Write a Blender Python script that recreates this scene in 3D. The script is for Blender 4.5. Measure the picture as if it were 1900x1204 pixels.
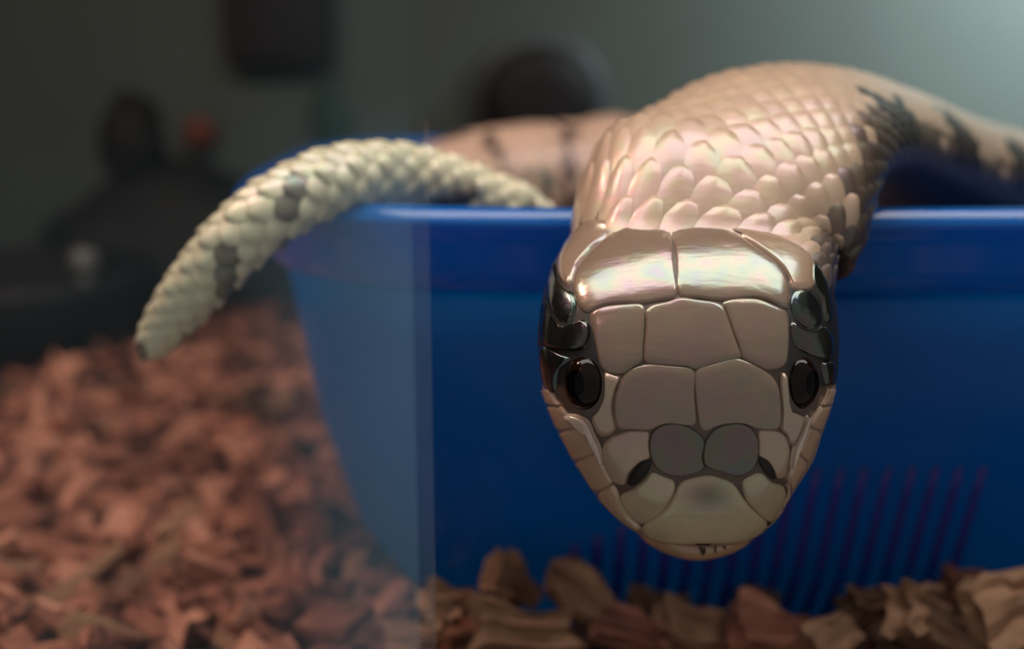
import bpy, bmesh, math, random
import numpy as np
from mathutils import Vector, Matrix
from mathutils.bvhtree import BVHTree

for o in list(bpy.data.objects):
    bpy.data.objects.remove(o)
scene = bpy.context.scene
COL = scene.collection
random.seed(7)
rng = np.random.default_rng(11)

# ------------------------------------------------------------------ camera
FPX = 2200.0                       # focal length in pixels of a 1900 x 1204 frame
HC = 0.112                         # camera height over the bedding, metres
PITCH = math.radians(12.5)
CAM = Vector((0, 0, HC))
FWD = Vector((0, math.cos(PITCH), -math.sin(PITCH)))
UP = Vector((0, math.sin(PITCH), math.cos(PITCH)))
RIGHT = Vector((1, 0, 0))
cam_d = bpy.data.cameras.new('camera')
cam_d.sensor_width = 36.0
cam_d.lens = FPX / 1900 * 36.0
cam_d.clip_start = 0.005
cam_d.clip_end = 20
cam_d.dof.use_dof = True
cam_d.dof.focus_distance = 0.1625
cam_d.dof.aperture_fstop = 8.5
cam = bpy.data.objects.new('camera', cam_d)
cam.location = CAM
cam.rotation_euler = (math.pi / 2 - PITCH, 0, 0)
COL.objects.link(cam)
scene.camera = cam

# ------------------------------------------------------------------ world, large lights, exposure
world = bpy.data.worlds.new('world')
scene.world = world
world.use_nodes = True
wb = world.node_tree.nodes['Background']
wb.inputs[0].default_value = (1.0, 0.97, 0.92, 1)
wb.inputs[1].default_value = 0.26
vs = scene.view_settings
vs.view_transform = 'Standard'
vs.look = 'None'
vs.gamma = 1.0
vs.use_curve_mapping = False
vs.exposure = 0.0


def area_light(name, loc, target, sx, sy, power, color):
    d = bpy.data.lights.new(name, 'AREA')
    d.shape = 'RECTANGLE'
    d.size, d.size_y = sx, sy
    d.energy = power
    d.color = color
    o = bpy.data.objects.new(name, d)
    o.location = loc
    o.rotation_euler = (Vector(target) - Vector(loc)).to_track_quat('-Z', 'Y').to_euler()
    COL.objects.link(o)
    return o


# the strip lamp in the lid, a warm heat lamp over the left of the bedding, an added light brightening the back wall
LAMP_Z = 0.365
area_light('strip_light', (0.06, 0.205, LAMP_Z), (0.06, 0.208, 0), 0.42, 0.13, 0.90, (1.0, 0.95, 0.88))
area_light('heat_light', (-0.21, 0.26, LAMP_Z), (-0.15, 0.30, 0), 0.07, 0.07, 0.74, (1.0, 0.58, 0.46))
area_light('added_back_light', (0.36, 0.50, LAMP_Z), (0.34, 0.65, 0.16), 0.14, 0.05, 3.4, (0.86, 0.95, 1.0)).data.spread = math.radians(105)


# ------------------------------------------------------------------ helpers
def cam_pt(px, py, d):
    px, py, d = float(px), float(py), float(d)
    return CAM + d * (FWD + ((px - 950) / FPX) * RIGHT - ((py - 602) / FPX) * UP)


def cam_dir(px, py):
    px, py = float(px), float(py)
    return (FWD + ((px - 950) / FPX) * RIGHT - ((py - 602) / FPX) * UP).normalized()


def on_z(px, py, z):
    v = FWD + ((px - 950) / FPX) * RIGHT - ((py - 602) / FPX) * UP
    return CAM + v * ((z - HC) / v.z)


def on_y(px, py, y):
    v = FWD + ((px - 950) / FPX) * RIGHT - ((py - 602) / FPX) * UP
    return CAM + v * (y / v.y)


def project(p):
    v = Vector(p) - CAM
    d = v.dot(FWD)
    return 950 + FPX * v.dot(RIGHT) / d, 602 - FPX * v.dot(UP) / d, d


def lin(r, g, b):
    def f(c):
        c /= 255.0
        return c / 12.92 if c <= 0.04045 else ((c + 0.055) / 1.055) ** 2.4
    return (f(r), f(g), f(b), 1.0)


def tag(o, label=None, cat=None, group=None, kind=None):
    if label: o['label'] = label
    if cat: o['category'] = cat
    if group: o['group'] = group
    if kind: o['kind'] = kind
    return o


def mesh_obj(name, verts, faces, mat, parent=None, smooth=True, cols=None):
    me = bpy.data.meshes.new(name)
    me.from_pydata([tuple(v) for v in verts], [], faces)
    if smooth:
        me.polygons.foreach_set('use_smooth', [True] * len(me.polygons))
    if cols is not None:
        a = me.color_attributes.new('Col', 'FLOAT_COLOR', 'POINT')
        c = np.ones((len(verts), 4), dtype=np.float32)
        c[:, :3] = np.asarray(cols, dtype=np.float32)[:, :3]
        a.data.foreach_set('color', c.ravel())
    me.materials.append(mat)
    me.update()
    o = bpy.data.objects.new(name, me)
    COL.objects.link(o)
    if parent is not None:
        o.parent = parent
        o.matrix_parent_inverse = parent.matrix_basis.inverted()
    return o


def bm_obj(name, bm, mat, parent=None, smooth=False):
    bmesh.ops.recalc_face_normals(bm, faces=bm.faces)
    me = bpy.data.meshes.new(name)
    bm.to_mesh(me)
    bm.free()
    if smooth:
        me.polygons.foreach_set('use_smooth', [True] * len(me.polygons))
    me.materials.append(mat)
    o = bpy.data.objects.new(name, me)
    COL.objects.link(o)
    if parent is not None:
        o.parent = parent
        o.matrix_parent_inverse = parent.matrix_basis.inverted()
    return o


def box_bm(bm, lo, hi, bevel=0.0):
    r = bmesh.ops.create_cube(bm, size=1.0)
    c = (Vector(lo) + Vector(hi)) / 2
    s = Vector(hi) - Vector(lo)
    for v in r['verts']:
        v.co = Vector((v.co.x * s.x, v.co.y * s.y, v.co.z * s.z)) + c
    if bevel:
        es = list({e for v in r['verts'] for e in v.link_edges})
        bmesh.ops.bevel(bm, geom=es, offset=bevel, segments=2, affect='EDGES', profile=0.6)
    return bm


def lathe(prof, n, centre):
    """profile of (radius, z) turned about a vertical axis"""
    vs_, fs = [], []
    for r, z in prof:
        for k in range(n):
            t = 2 * math.pi * k / n
            vs_.append((centre[0] + r * math.cos(t), centre[1] + r * math.sin(t), centre[2] + z))
    for i in range(len(prof) - 1):
        for k in range(n):
            a, b = i * n + k, i * n + (k + 1) % n
            fs.append((a, b, b + n, a + n))
    fs.append(tuple(range(n))[::-1])
    fs.append(tuple((len(prof) - 1) * n + k for k in range(n)))
    return vs_, fs


def empty(name, loc):
    o = bpy.data.objects.new(name, None)
    o.location = loc
    o.empty_display_size = 0.01
    COL.objects.link(o)
    return o


def new_mat(name):
    m = bpy.data.materials.new(name)
    m.use_nodes = True
    return m, m.node_tree, m.node_tree.nodes['Principled BSDF']


def noisy_mat(name, c1, c2, scale=40, rough=0.6, spec=0.5, bump=0.0, bump_scale=200, detail=4, coat=0.0):
    m, nt, b = new_mat(name)
    tc = nt.nodes.new('ShaderNodeTexCoord')
    n = nt.nodes.new('ShaderNodeTexNoise')
    n.inputs['Scale'].default_value = scale
    n.inputs['Detail'].default_value = detail
    nt.links.new(tc.outputs['Object'], n.inputs['Vector'])
    r = nt.nodes.new('ShaderNodeValToRGB')
    r.color_ramp.elements[0].color = c1
    r.color_ramp.elements[1].color = c2
    r.color_ramp.elements[0].position = 0.35
    r.color_ramp.elements[1].position = 0.65
    nt.links.new(n.outputs['Fac'], r.inputs['Fac'])
    nt.links.new(r.outputs['Color'], b.inputs['Base Color'])
    b.inputs['Roughness'].default_value = rough
    b.inputs['Specular IOR Level'].default_value = spec
    b.inputs['Coat Weight'].default_value = coat
    if bump:
        n2 = nt.nodes.new('ShaderNodeTexNoise')
        n2.inputs['Scale'].default_value = bump_scale
        nt.links.new(tc.outputs['Object'], n2.inputs['Vector'])
        bp = nt.nodes.new('ShaderNodeBump')
        bp.inputs['Strength'].default_value = bump
        bp.inputs['Distance'].default_value = 0.001
        nt.links.new(n2.outputs['Fac'], bp.inputs['Height'])
        nt.links.new(bp.outputs['Normal'], b.inputs['Normal'])
    return m


# ------------------------------------------------------------------ materials
def skin_mat(name, rough, film, bump, coat, bscale=900):
    m, nt, b = new_mat(name)
    at = nt.nodes.new('ShaderNodeAttribute')
    at.attribute_name = 'Col'
    tc = nt.nodes.new('ShaderNodeTexCoord')
    n = nt.nodes.new('ShaderNodeTexNoise')
    n.inputs['Scale'].default_value = 260
    n.inputs['Detail'].default_value = 5
    nt.links.new(tc.outputs['Object'], n.inputs['Vector'])
    mr = nt.nodes.new('ShaderNodeMapRange')
    mr.inputs['To Min'].default_value = 0.86
    mr.inputs['To Max'].default_value = 1.12
    nt.links.new(n.outputs['Fac'], mr.inputs['Value'])
    mx = nt.nodes.new('ShaderNodeMix')
    mx.data_type = 'RGBA'
    mx.blend_type = 'MULTIPLY'
    mx.inputs['Factor'].default_value = 1.0
    nt.links.new(at.outputs['Color'], mx.inputs['A'])
    nt.links.new(mr.outputs['Result'], mx.inputs['B'])
    nt.links.new(mx.outputs['Result'], b.inputs['Base Color'])
    b.inputs['Roughness'].default_value = rough
    b.inputs['Specular IOR Level'].default_value = 0.7
    b.inputs['Coat Weight'].default_value = coat
    b.inputs['Coat Roughness'].default_value = 0.11
    if film:
        n3 = nt.nodes.new('ShaderNodeTexNoise')
        n3.inputs['Scale'].default_value = 210
        n3.inputs['Detail'].default_value = 4
        nt.links.new(tc.outputs['Object'], n3.inputs['Vector'])
        m3 = nt.nodes.new('ShaderNodeMapRange')
        m3.inputs['To Min'].default_value = film * 0.55
        m3.inputs['To Max'].default_value = film * 1.45
        nt.links.new(n3.outputs['Fac'], m3.inputs['Value'])
        nt.links.new(m3.outputs['Result'], b.inputs['Thin Film Thickness'])
        b.inputs['Thin Film IOR'].default_value = 1.72
    mp = nt.nodes.new('ShaderNodeMapping')
    mp.inputs['Scale'].default_value = (0.35, 1, 1)
    nt.links.new(tc.outputs['Object'], mp.inputs['Vector'])
    n2 = nt.nodes.new('ShaderNodeTexNoise')
    n2.inputs['Scale'].default_value = bscale
    n2.inputs['Detail'].default_value = 3
    nt.links.new(mp.outputs['Vector'], n2.inputs['Vector'])
    bp = nt.nodes.new('ShaderNodeBump')
    bp.inputs['Strength'].default_value = bump
    bp.inputs['Distance'].default_value = 0.0004
    nt.links.new(n2.outputs['Fac'], bp.inputs['Height'])
    nt.links.new(bp.outputs['Normal'], b.inputs['Normal'])
    return m


M_SKIN = skin_mat('snake_skin', 0.5, 0, 0.15, 0.1)
M_SCALE = skin_mat('snake_scale', 0.36, 480, 0.10, 0.35)
M_PLATE = skin_mat('snake_head_plate', 0.22, 430, 0.30, 0.8, 420)
M_EYE = noisy_mat('snake_eye', lin(10, 6, 6), lin(26, 13, 10), 300, 0.08, 0.2, coat=0.08)
M_PUPIL = noisy_mat('pupil_black', lin(3, 3, 3), lin(6, 5, 5), 300, 0.08, 0.12)
M_NOSTRIL = noisy_mat('nostril_dark', lin(14, 10, 9), lin(30, 22, 20), 500, 0.6)


def tub_mat(name, c, mixf, rough=0.16, through=(0.0, 0.40, 0.68, 1), coat=0.0):
    m, nt, b = new_mat(name)
    tc = nt.nodes.new('ShaderNodeTexCoord')
    n = nt.nodes.new('ShaderNodeTexNoise')
    n.inputs['Scale'].default_value = 26
    nt.links.new(tc.outputs['Object'], n.inputs['Vector'])
    r = nt.nodes.new('ShaderNodeValToRGB')
    r.color_ramp.elements[0].color = tuple(x * 0.82 for x in c[:3]) + (1,)
    r.color_ramp.elements[1].color = c
    nt.links.new(n.outputs['Fac'], r.inputs['Fac'])
    nt.links.new(r.outputs['Color'], b.inputs['Base Color'])
    b.inputs['Roughness'].default_value = rough
    b.inputs['Coat Weight'].default_value = coat
    b.inputs['Coat Roughness'].default_value = 0.08
    tr = nt.nodes.new('ShaderNodeBsdfTranslucent')
    tr.inputs['Color'].default_value = through
    mx = nt.nodes.new('ShaderNodeMixShader')
    mx.inputs[0].default_value = mixf
    nt.links.new(b.outputs[0], mx.inputs[1])
    nt.links.new(tr.outputs[0], mx.inputs[2])
    nt.links.new(mx.outputs[0], nt.nodes['Material Output'].inputs['Surface'])
    return m


M_TUB = tub_mat('blue_plastic', (0.003, 0.145, 0.66, 1), 0.56, 0.22)
M_RIM = tub_mat('blue_plastic_rim', (0.002, 0.19, 0.66, 1), 0.42, 0.13, (0.0, 0.26, 0.74, 1), 0.6)
M_RIB = tub_mat('rib_reflection_violet', (0.12, 0.08, 0.50, 1), 0.5, 0.3, (0.12, 0.17, 0.52, 1))

M_FLOOR = noisy_mat('floor_dark', lin(40, 28, 24), lin(62, 42, 36), 60, 0.9)
M_BACK = noisy_mat('back_panel_grey', lin(72, 82, 77), lin(80, 90, 85), 5, 0.55, 0.3)
M_SIDE = noisy_mat('side_panel_dark', lin(44, 50, 46), lin(56, 62, 57), 6, 0.6, 0.3)
M_DARK = noisy_mat('matt_black_plastic', lin(14, 14, 14), lin(20, 19, 18), 30, 0.6, 0.3)
M_DARK2 = noisy_mat('lump_dark_mottled', lin(14, 16, 15), lin(24, 24, 22), 40, 0.75, 0.3, 0.5, 90)
M_BROWN = noisy_mat('dark_brown_board', lin(24, 21, 20), lin(30, 27, 26), 30, 0.7, 0.3)
M_TEAL = noisy_mat('lens_ring_teal', lin(56, 64, 64), lin(64, 72, 72), 30, 0.5, 0.4)
M_ORANGE = noisy_mat('orange_plastic', lin(104, 54, 36), lin(116, 62, 42), 30, 0.5, 0.4)
M_GREEN = noisy_mat('dull_green_plastic', lin(30, 58, 48), lin(38, 66, 56), 30, 0.6, 0.3)
M_POST = noisy_mat('pale_grey_metal', lin(92, 94, 90), lin(108, 109, 104), 60, 0.35, 0.6)
M_WHITE = noisy_mat('lamp_housing_white', lin(190, 190, 188), lin(205, 205, 203), 30, 0.5)


def emit_mat(name, col, s):
    m, nt, b = new_mat(name)
    b.inputs['Base Color'].default_value = col
    b.inputs['Emission Color'].default_value = col
    b.inputs['Emission Strength'].default_value = s
    return m


def glass_mat(name, haze, tint, gloss=1.08):
    m, nt, b = new_mat(name)
    b.inputs['Base Color'].default_value = tint
    b.inputs['Roughness'].default_value = 0.35
    tp = nt.nodes.new('ShaderNodeBsdfTransparent')
    tp.inputs['Color'].default_value = (0.95, 0.97, 0.97, 1)
    gl = nt.nodes.new('ShaderNodeBsdfGlossy')
    gl.inputs['Roughness'].default_value = 0.03
    df = nt.nodes.new('ShaderNodeBsdfDiffuse')
    df.inputs['Color'].default_value = tint
    tl = nt.nodes.new('ShaderNodeBsdfTranslucent')
    tl.inputs['Color'].default_value = tint
    ds = nt.nodes.new('ShaderNodeAddShader')
    nt.links.new(df.outputs[0], ds.inputs[0])
    nt.links.new(tl.outputs[0], ds.inputs[1])
    tc = nt.nodes.new('ShaderNodeTexCoord')
    n = nt.nodes.new('ShaderNodeTexNoise')
    n.inputs['Scale'].default_value = 22
    n.inputs['Detail'].default_value = 6
    nt.links.new(tc.outputs['Object'], n.inputs['Vector'])
    mr = nt.nodes.new('ShaderNodeMapRange')
    mr.inputs['From Min'].default_value = 0.3
    mr.inputs['From Max'].default_value = 0.7
    mr.inputs['To Min'].default_value = haze * 0.75
    mr.inputs['To Max'].default_value = haze * 1.25
    nt.links.new(n.outputs['Fac'], mr.inputs['Value'])
    m1 = nt.nodes.new('ShaderNodeMixShader')
    sx = nt.nodes.new('ShaderNodeSeparateXYZ')
    nt.links.new(tc.outputs['Object'], sx.inputs[0])
    mx_ = nt.nodes.new('ShaderNodeMapRange')
    mx_.interpolation_type = 'SMOOTHSTEP'
    mx_.inputs['From Min'].default_value = -0.036
    mx_.inputs['From Max'].default_value = -0.014
    mx_.inputs['To Min'].default_value = 0.14
    mx_.inputs['To Max'].default_value = 1.0
    nt.links.new(sx.outputs['X'], mx_.inputs['Value'])
    mu = nt.nodes.new('ShaderNodeMath')
    mu.operation = 'MULTIPLY'
    nt.links.new(mr.outputs['Result'], mu.inputs[0])
    nt.links.new(mx_.outputs['Result'], mu.inputs[1])
    mz = nt.nodes.new('ShaderNodeMapRange')          # haze mixed in, stronger on the lower glass
    mz.interpolation_type = 'SMOOTHSTEP'
    mz.inputs['From Min'].default_value = 0.110
    mz.inputs['From Max'].default_value = 0.086
    mz.inputs['To Min'].default_value = 0.12
    mz.inputs['To Max'].default_value = 1.0
    nt.links.new(sx.outputs['Z'], mz.inputs['Value'])
    mu2 = nt.nodes.new('ShaderNodeMath')
    mu2.operation = 'MULTIPLY'
    nt.links.new(mu.outputs[0], mu2.inputs[0])
    nt.links.new(mz.outputs['Result'], mu2.inputs[1])
    nt.links.new(mu2.outputs[0], m1.inputs[0])
    nt.links.new(tp.outputs[0], m1.inputs[1])
    nt.links.new(ds.outputs[0], m1.inputs[2])
    fr = nt.nodes.new('ShaderNodeFresnel')
    fr.inputs['IOR'].default_value = gloss
    m2 = nt.nodes.new('ShaderNodeMixShader')
    nt.links.new(fr.outputs[0], m2.inputs[0])
    nt.links.new(m1.outputs[0], m2.inputs[1])
    nt.links.new(gl.outputs[0], m2.inputs[2])
    nt.links.new(m2.outputs[0], nt.nodes['Material Output'].inputs['Surface'])
    return m


M_GLASS = glass_mat('hazy_glass', 0.075, (0.42, 0.72, 0.92, 1))
M_GEDGE = glass_mat('glass_ground_edge', 0.03, (0.6, 0.8, 0.95, 1), 1.01)


def bark_mat(name, cols, scale=120):
    m, nt, b = new_mat(name)
    tc = nt.nodes.new('ShaderNodeTexCoord')
    gi = nt.nodes.new('ShaderNodeNewGeometry')
    mp = nt.nodes.new('ShaderNodeMapping')
    mp.inputs['Scale'].default_value = (0.35, 1.6, 1.0)
    nt.links.new(tc.outputs['Object'], mp.inputs['Vector'])
    n = nt.nodes.new('ShaderNodeTexNoise')
    n.inputs['Scale'].default_value = scale
    n.inputs['Detail'].default_value = 6
    nt.links.new(mp.outputs['Vector'], n.inputs['Vector'])
    add = nt.nodes.new('ShaderNodeMath')
    add.operation = 'ADD'
    mul = nt.nodes.new('ShaderNodeMath')
    mul.operation = 'MULTIPLY_ADD'
    mul.inputs[1].default_value = 0.55
    mul.inputs[2].default_value = -0.27
    nt.links.new(gi.outputs['Random Per Island'], mul.inputs[0])
    oi = nt.nodes.new('ShaderNodeObjectInfo')
    mul2 = nt.nodes.new('ShaderNodeMath')
    mul2.operation = 'MULTIPLY_ADD'
    mul2.inputs[1].default_value = 0.45
    mul2.inputs[2].default_value = -0.22
    nt.links.new(oi.outputs['Random'], mul2.inputs[0])
    add2 = nt.nodes.new('ShaderNodeMath')
    add2.operation = 'ADD'
    nt.links.new(mul.outputs[0], add2.inputs[0])
    nt.links.new(mul2.outputs[0], add2.inputs[1])
    nt.links.new(n.outputs['Fac'], add.inputs[0])
    nt.links.new(add2.outputs[0], add.inputs[1])
    r = nt.nodes.new('ShaderNodeValToRGB')
    els = r.color_ramp.elements
    els[0].position, els[0].color = 0.15, cols[0]
    els[1].position, els[1].color = 0.9, cols[-1]
    for k, c in enumerate(cols[1:-1]):
        e = els.new(0.15 + 0.75 * (k + 1) / (len(cols) - 1))
        e.color = c
    nt.links.new(add.outputs[0], r.inputs['Fac'])
    nt.links.new(r.outputs['Color'], b.inputs['Base Color'])
    b.inputs['Roughness'].default_value = 0.8
    b.inputs['Specular IOR Level'].default_value = 0.25
    bp = nt.nodes.new('ShaderNodeBump')
    bp.inputs['Strength'].default_value = 0.7
    bp.inputs['Distance'].default_value = 0.001
    nt.links.new(n.outputs['Fac'], bp.inputs['Height'])
    nt.links.new(bp.outputs['Normal'], b.inputs['Normal'])
    return m


M_BARK = bark_mat('red_bark', [lin(38, 25, 21), lin(104, 66, 53), lin(156, 102, 83), lin(204, 146, 120)])
M_BARK2 = bark_mat('brown_bark', [lin(58, 42, 34), lin(98, 72, 56), lin(134, 100, 78), lin(168, 128, 100)])

# ------------------------------------------------------------------ the enclosure
BACK_Y = 0.65
LEFT_X = -0.46
RIGHT_X = 0.46


def slab(name, lo, hi, mat):
    bm = bmesh.new()
    box_bm(bm, lo, hi)
    return tag(bm_obj(name, bm, mat), kind='structure')


slab('floor', (LEFT_X, 0.125, -0.045), (RIGHT_X, BACK_Y, -0.030), M_FLOOR)
slab('wall_back', (LEFT_X, BACK_Y, -0.045), (RIGHT_X, BACK_Y + 0.012, 0.39), M_BACK)
slab('wall_left', (LEFT_X - 0.012, 0.125, -0.045), (LEFT_X, BACK_Y + 0.012, 0.39), M_SIDE)
slab('wall_right', (RIGHT_X, 0.125, -0.045), (RIGHT_X + 0.012, BACK_Y + 0.012, 0.39), M_SIDE)
slab('ceiling', (LEFT_X - 0.012, 0.10, 0.39), (RIGHT_X + 0.012, BACK_Y + 0.012, 0.402), M_SIDE)

# lamps in the lid
def lamp(name, x, y, sx, sy, label, ecol):
    root = empty(name, (x, y, LAMP_Z))
    bm = bmesh.new()
    box_bm(bm, (x - sx / 2 - .008, y - sy / 2 - .008, LAMP_Z + .006), (x + sx / 2 + .008, y + sy / 2 + .008, 0.39), 0.003)
    bm_obj('housing', bm, M_WHITE, root)
    bm = bmesh.new()
    box_bm(bm, (x - sx / 2, y - sy / 2, LAMP_Z + .002), (x + sx / 2, y + sy / 2, LAMP_Z + .006), 0.0)
    bm_obj('diffuser', bm, emit_mat(name + '_diffuser', ecol, 1.0), root)
    tag(root, label, 'lamp')


lamp('strip_lamp', 0.06, 0.205, 0.42, 0.13, 'long white strip lamp under the lid above the blue tub', (1.0, 0.96, 0.9, 1))
lamp('heat_lamp', -0.21, 0.26, 0.07, 0.07, 'small square red heat lamp under the lid above the bark', (1.0, 0.5, 0.35, 1))
lamp('added_wall_lamp', 0.36, 0.50, 0.14, 0.05, 'added cool white lamp, unseen under the lid, brightening the back wall', (0.85, 0.95, 1.0, 1))  # added fitting for the light that brightens the back wall

# sliding front glass, its free edge crossing the tub
GY = 0.136
e_top = on_y(752, 0, GY)
e_bot = on_y(778, 1204, GY)
slope = (e_bot.x - e_top.x) / (e_bot.z - e_top.z)
def gx(z):
    return e_top.x + slope * (z - e_top.z)
Z0, Z1 = -0.03, 0.388
gt = 0.004
v = []
for y in (GY, GY + gt):
    v += [(LEFT_X, y, Z0), (gx(Z0), y, Z0), (gx(Z1), y, Z1), (LEFT_X, y, Z1)]
fq = [(0, 1, 2, 3), (7, 6, 5, 4), (0, 4, 5, 1), (2, 6, 7, 3), (0, 3, 7, 4), (1, 5, 6, 2)]
glass = tag(mesh_obj('window_1', v, fq[:5], M_GLASS, smooth=False), kind='structure')
ew = 0.0019
v = []
for y in (GY - .0002, GY + gt + .0002):
    v += [(gx(Z0) + .00005, y, Z0), (gx(Z0) + ew, y, Z0), (gx(Z1) + ew, y, Z1), (gx(Z1) + .00005, y, Z1)]
mesh_obj('edge_strip', v, fq[:4] + fq[5:], M_GEDGE, glass, smooth=False)

# ------------------------------------------------------------------ things along the back wall
def disc_on_back(px, py, rpx, depth, y0=BACK_Y):
    c = on_y(px, py, y0 - depth)
    return c, rpx / FPX * (c - CAM).dot(FWD)


# camera lens reflection in the glass, built as a disc on the wall
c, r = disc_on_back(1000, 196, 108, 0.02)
root = empty('lens_reflection', (c.x, BACK_Y, c.z))
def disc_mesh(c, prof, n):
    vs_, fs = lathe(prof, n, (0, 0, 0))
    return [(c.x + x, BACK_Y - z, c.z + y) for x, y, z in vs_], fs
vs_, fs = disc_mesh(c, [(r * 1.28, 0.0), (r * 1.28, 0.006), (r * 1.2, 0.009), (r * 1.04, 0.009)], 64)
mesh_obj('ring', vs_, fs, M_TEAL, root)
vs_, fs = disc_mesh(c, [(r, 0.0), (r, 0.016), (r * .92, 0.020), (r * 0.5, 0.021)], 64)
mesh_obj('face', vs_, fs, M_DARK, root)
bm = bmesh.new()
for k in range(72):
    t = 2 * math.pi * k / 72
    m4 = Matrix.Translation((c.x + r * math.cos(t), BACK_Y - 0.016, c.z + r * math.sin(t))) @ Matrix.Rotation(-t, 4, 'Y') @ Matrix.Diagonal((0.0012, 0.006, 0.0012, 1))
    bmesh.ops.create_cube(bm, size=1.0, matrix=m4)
bm_obj('lens_reflection_rim', bm, M_TEAL, root)['kind'] = 'stuff'
tag(root, 'camera lens reflection built as a dark disc with notched rim behind the snake', 'cap')

# dark board at the top
p0 = on_y(404, -60, BACK_Y - 0.02); p1 = on_y(612, 118, BACK_Y - 0.02)
bm = bmesh.new()
box_bm(bm, (p0.x, BACK_Y - 0.02, p1.z), (p1.x, BACK_Y, p0.z), 0.003)
tag(bm_obj('dark_panel', bm, M_BROWN), 'dark brown square panel high on the back wall', 'panel')

# orange button
c, r = disc_on_back(366, 246, 30, 0.012)
vs_, fs = disc_mesh(c, [(r, 0.0), (r, 0.009), (r * .8, 0.012), (r * .3, 0.0125)], 32)
tag(mesh_obj('orange_button', vs_, fs, M_ORANGE), 'small round orange button on the back wall', 'button')

# green leaf-shaped tag
c = on_y(612, 225, BACK_Y - 0.01)
vs_, fs = [], []
n = 24
for ring, (s, h) in enumerate(((1, 0.0), (1, 0.004), (.8, 0.006), (0.02, 0.007))):
    for k in range(n):
        t = 2 * math.pi * k / n
        x = 0.011 * math.cos(t) * s
        z = 0.018 * math.sin(t) * s * (1 - .35 * math.cos(t))
        vs_.append((c.x + x, BACK_Y - h, c.z + z))
for i in range(3):
    for k in range(n):
        a, b = i * n + k, i * n + (k + 1) % n
        fs.append((a, b, b + n, a + n))
fs.append(tuple(3 * n + k for k in range(n)))
tag(mesh_obj('green_leaf', vs_, fs, M_GREEN), 'dull green leaf shape flat against the back wall', 'leaf')

# dark rounded lump standing on the bedding at the back left
def blob(name, items, mat, parent=None, seed=0, sub=4, rough=0.06):
    """one closed lumpy mesh: metaball-like union by remesh-free displacement of an icosphere stack"""
    bm = bmesh.new()
    for (cx, cy, cz, rx, ry, rz) in items:
        r_ = bmesh.ops.create_icosphere(bm, subdivisions=sub, radius=1.0)
        for v_ in r_['verts']:
            p = v_.co.copy()
            k = 1 + rough * (math.sin(5.1 * p.x + seed) * math.sin(4.3 * p.y + 1.3 * seed) + 0.6 * math.sin(9 * p.z + 3 * p.x))
            v_.co = Vector((cx + rx * p.x * k, cy + ry * p.y * k, cz + rz * p.z * k))
    return bm_obj(name, bm, mat, parent, smooth=True)


def px_box(px, py, hw, hh, y):
    c_ = on_y(px, py, y)
    d_ = (c_ - CAM).dot(FWD)
    return c_, hw / FPX * d_, hh / FPX * d_


root = empty('dark_lump', on_y(330, 640, 0.56))
c1, a1, b1 = px_box(330, 520, 250, 215, 0.57)
blob('lump_body', [(c1.x, c1.y, c1.z, a1, 0.05, b1)], M_DARK2, root, 1.0)
c2, a2, b2 = px_box(246, 268, 62, 95, 0.56)
blob('lump_knob', [(c2.x, c2.y, c2.z, a2, 0.018, b2)], M_DARK2, root, 2.2)
c3, a3, b3 = px_box(600, 400, 180, 105, 0.59)
blob('lump_ledge', [(c3.x, c3.y, c3.z, a3, 0.03, b3)], M_DARK2, root, 3.1)
tag(root, 'dark rounded lump with a knob on top behind the bark', 'hide')

# low black dish at the far left
c4 = on_z(40, 700, 0.0)
vs_, fs = lathe([(0.045, -0.02), (0.052, 0.0), (0.057, 0.022), (0.056, 0.026), (0.050, 0.026), (0.046, 0.006), (0.01, 0.004)], 48, (c4.x - 0.022, c4.y + 0.055, 0.005))
tag(mesh_obj('black_dish', vs_, fs, M_DARK), 'low black dish at the left edge of the bark', 'dish')

# pale post with a round head
pb = on_z(168, 650, 0.004)
dp = (pb - CAM).dot(FWD)
ptop = cam_pt(166, 500, dp)
root = empty('metal_post', pb)
rp = 20 / FPX * dp
hgt = ptop.z - pb.z
vs_, fs = lathe([(rp * .9, -0.02), (rp * .9, hgt * .3), (rp * .75, hgt * .8), (rp * .75, hgt)], 24, pb)
mesh_obj('shaft', vs_, fs, noisy_mat('post_dull_grey', lin(62, 64, 62), lin(74, 76, 73), 60, 0.4), root)
rk = 26 / FPX * dp
prof = [(max(1e-4, rk * math.sin(t)), hgt + rk * 0.8 - rk * math.cos(t)) for t in np.linspace(0.05, math.pi - .05, 12)]
vs_, fs = lathe(prof, 24, pb)
mesh_obj('knob', vs_, fs, M_POST, root)
tag(root, 'thin grey post with pale round knob standing behind the bark', 'post')

# ------------------------------------------------------------------ blue tub
TC = Vector((0.066, 0.303))
TA, TB, TN = 0.128, 0.103, 4.0
TYAW = math.radians(-1.5)
RIM_Z = 0.087


def tub_xy(t, inset):
    cs, sn = math.cos(t), math.sin(t)
    e = 2.0 / TN
    x = (TA - inset) * math.copysign(abs(cs) ** e, cs)
    y = (TB - inset) * math.copysign(abs(sn) ** e, sn)
    c_, s_ = math.cos(-TYAW), math.sin(-TYAW)
    return TC.x + c_ * x - s_ * y, TC.y + s_ * x + c_ * y


def tub_ts(n):
    """angles evenly spaced along the superellipse"""
    ts = np.linspace(0, 2 * math.pi, 4001)
    pts = np.array([tub_xy(t, 0) for t in ts])
    L = np.concatenate([[0], np.cumsum(np.linalg.norm(np.diff(pts, axis=0), axis=1))])
    return np.interp(np.linspace(0, L[-1], n, endpoint=False), L, ts)


TS = tub_ts(160)


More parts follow.
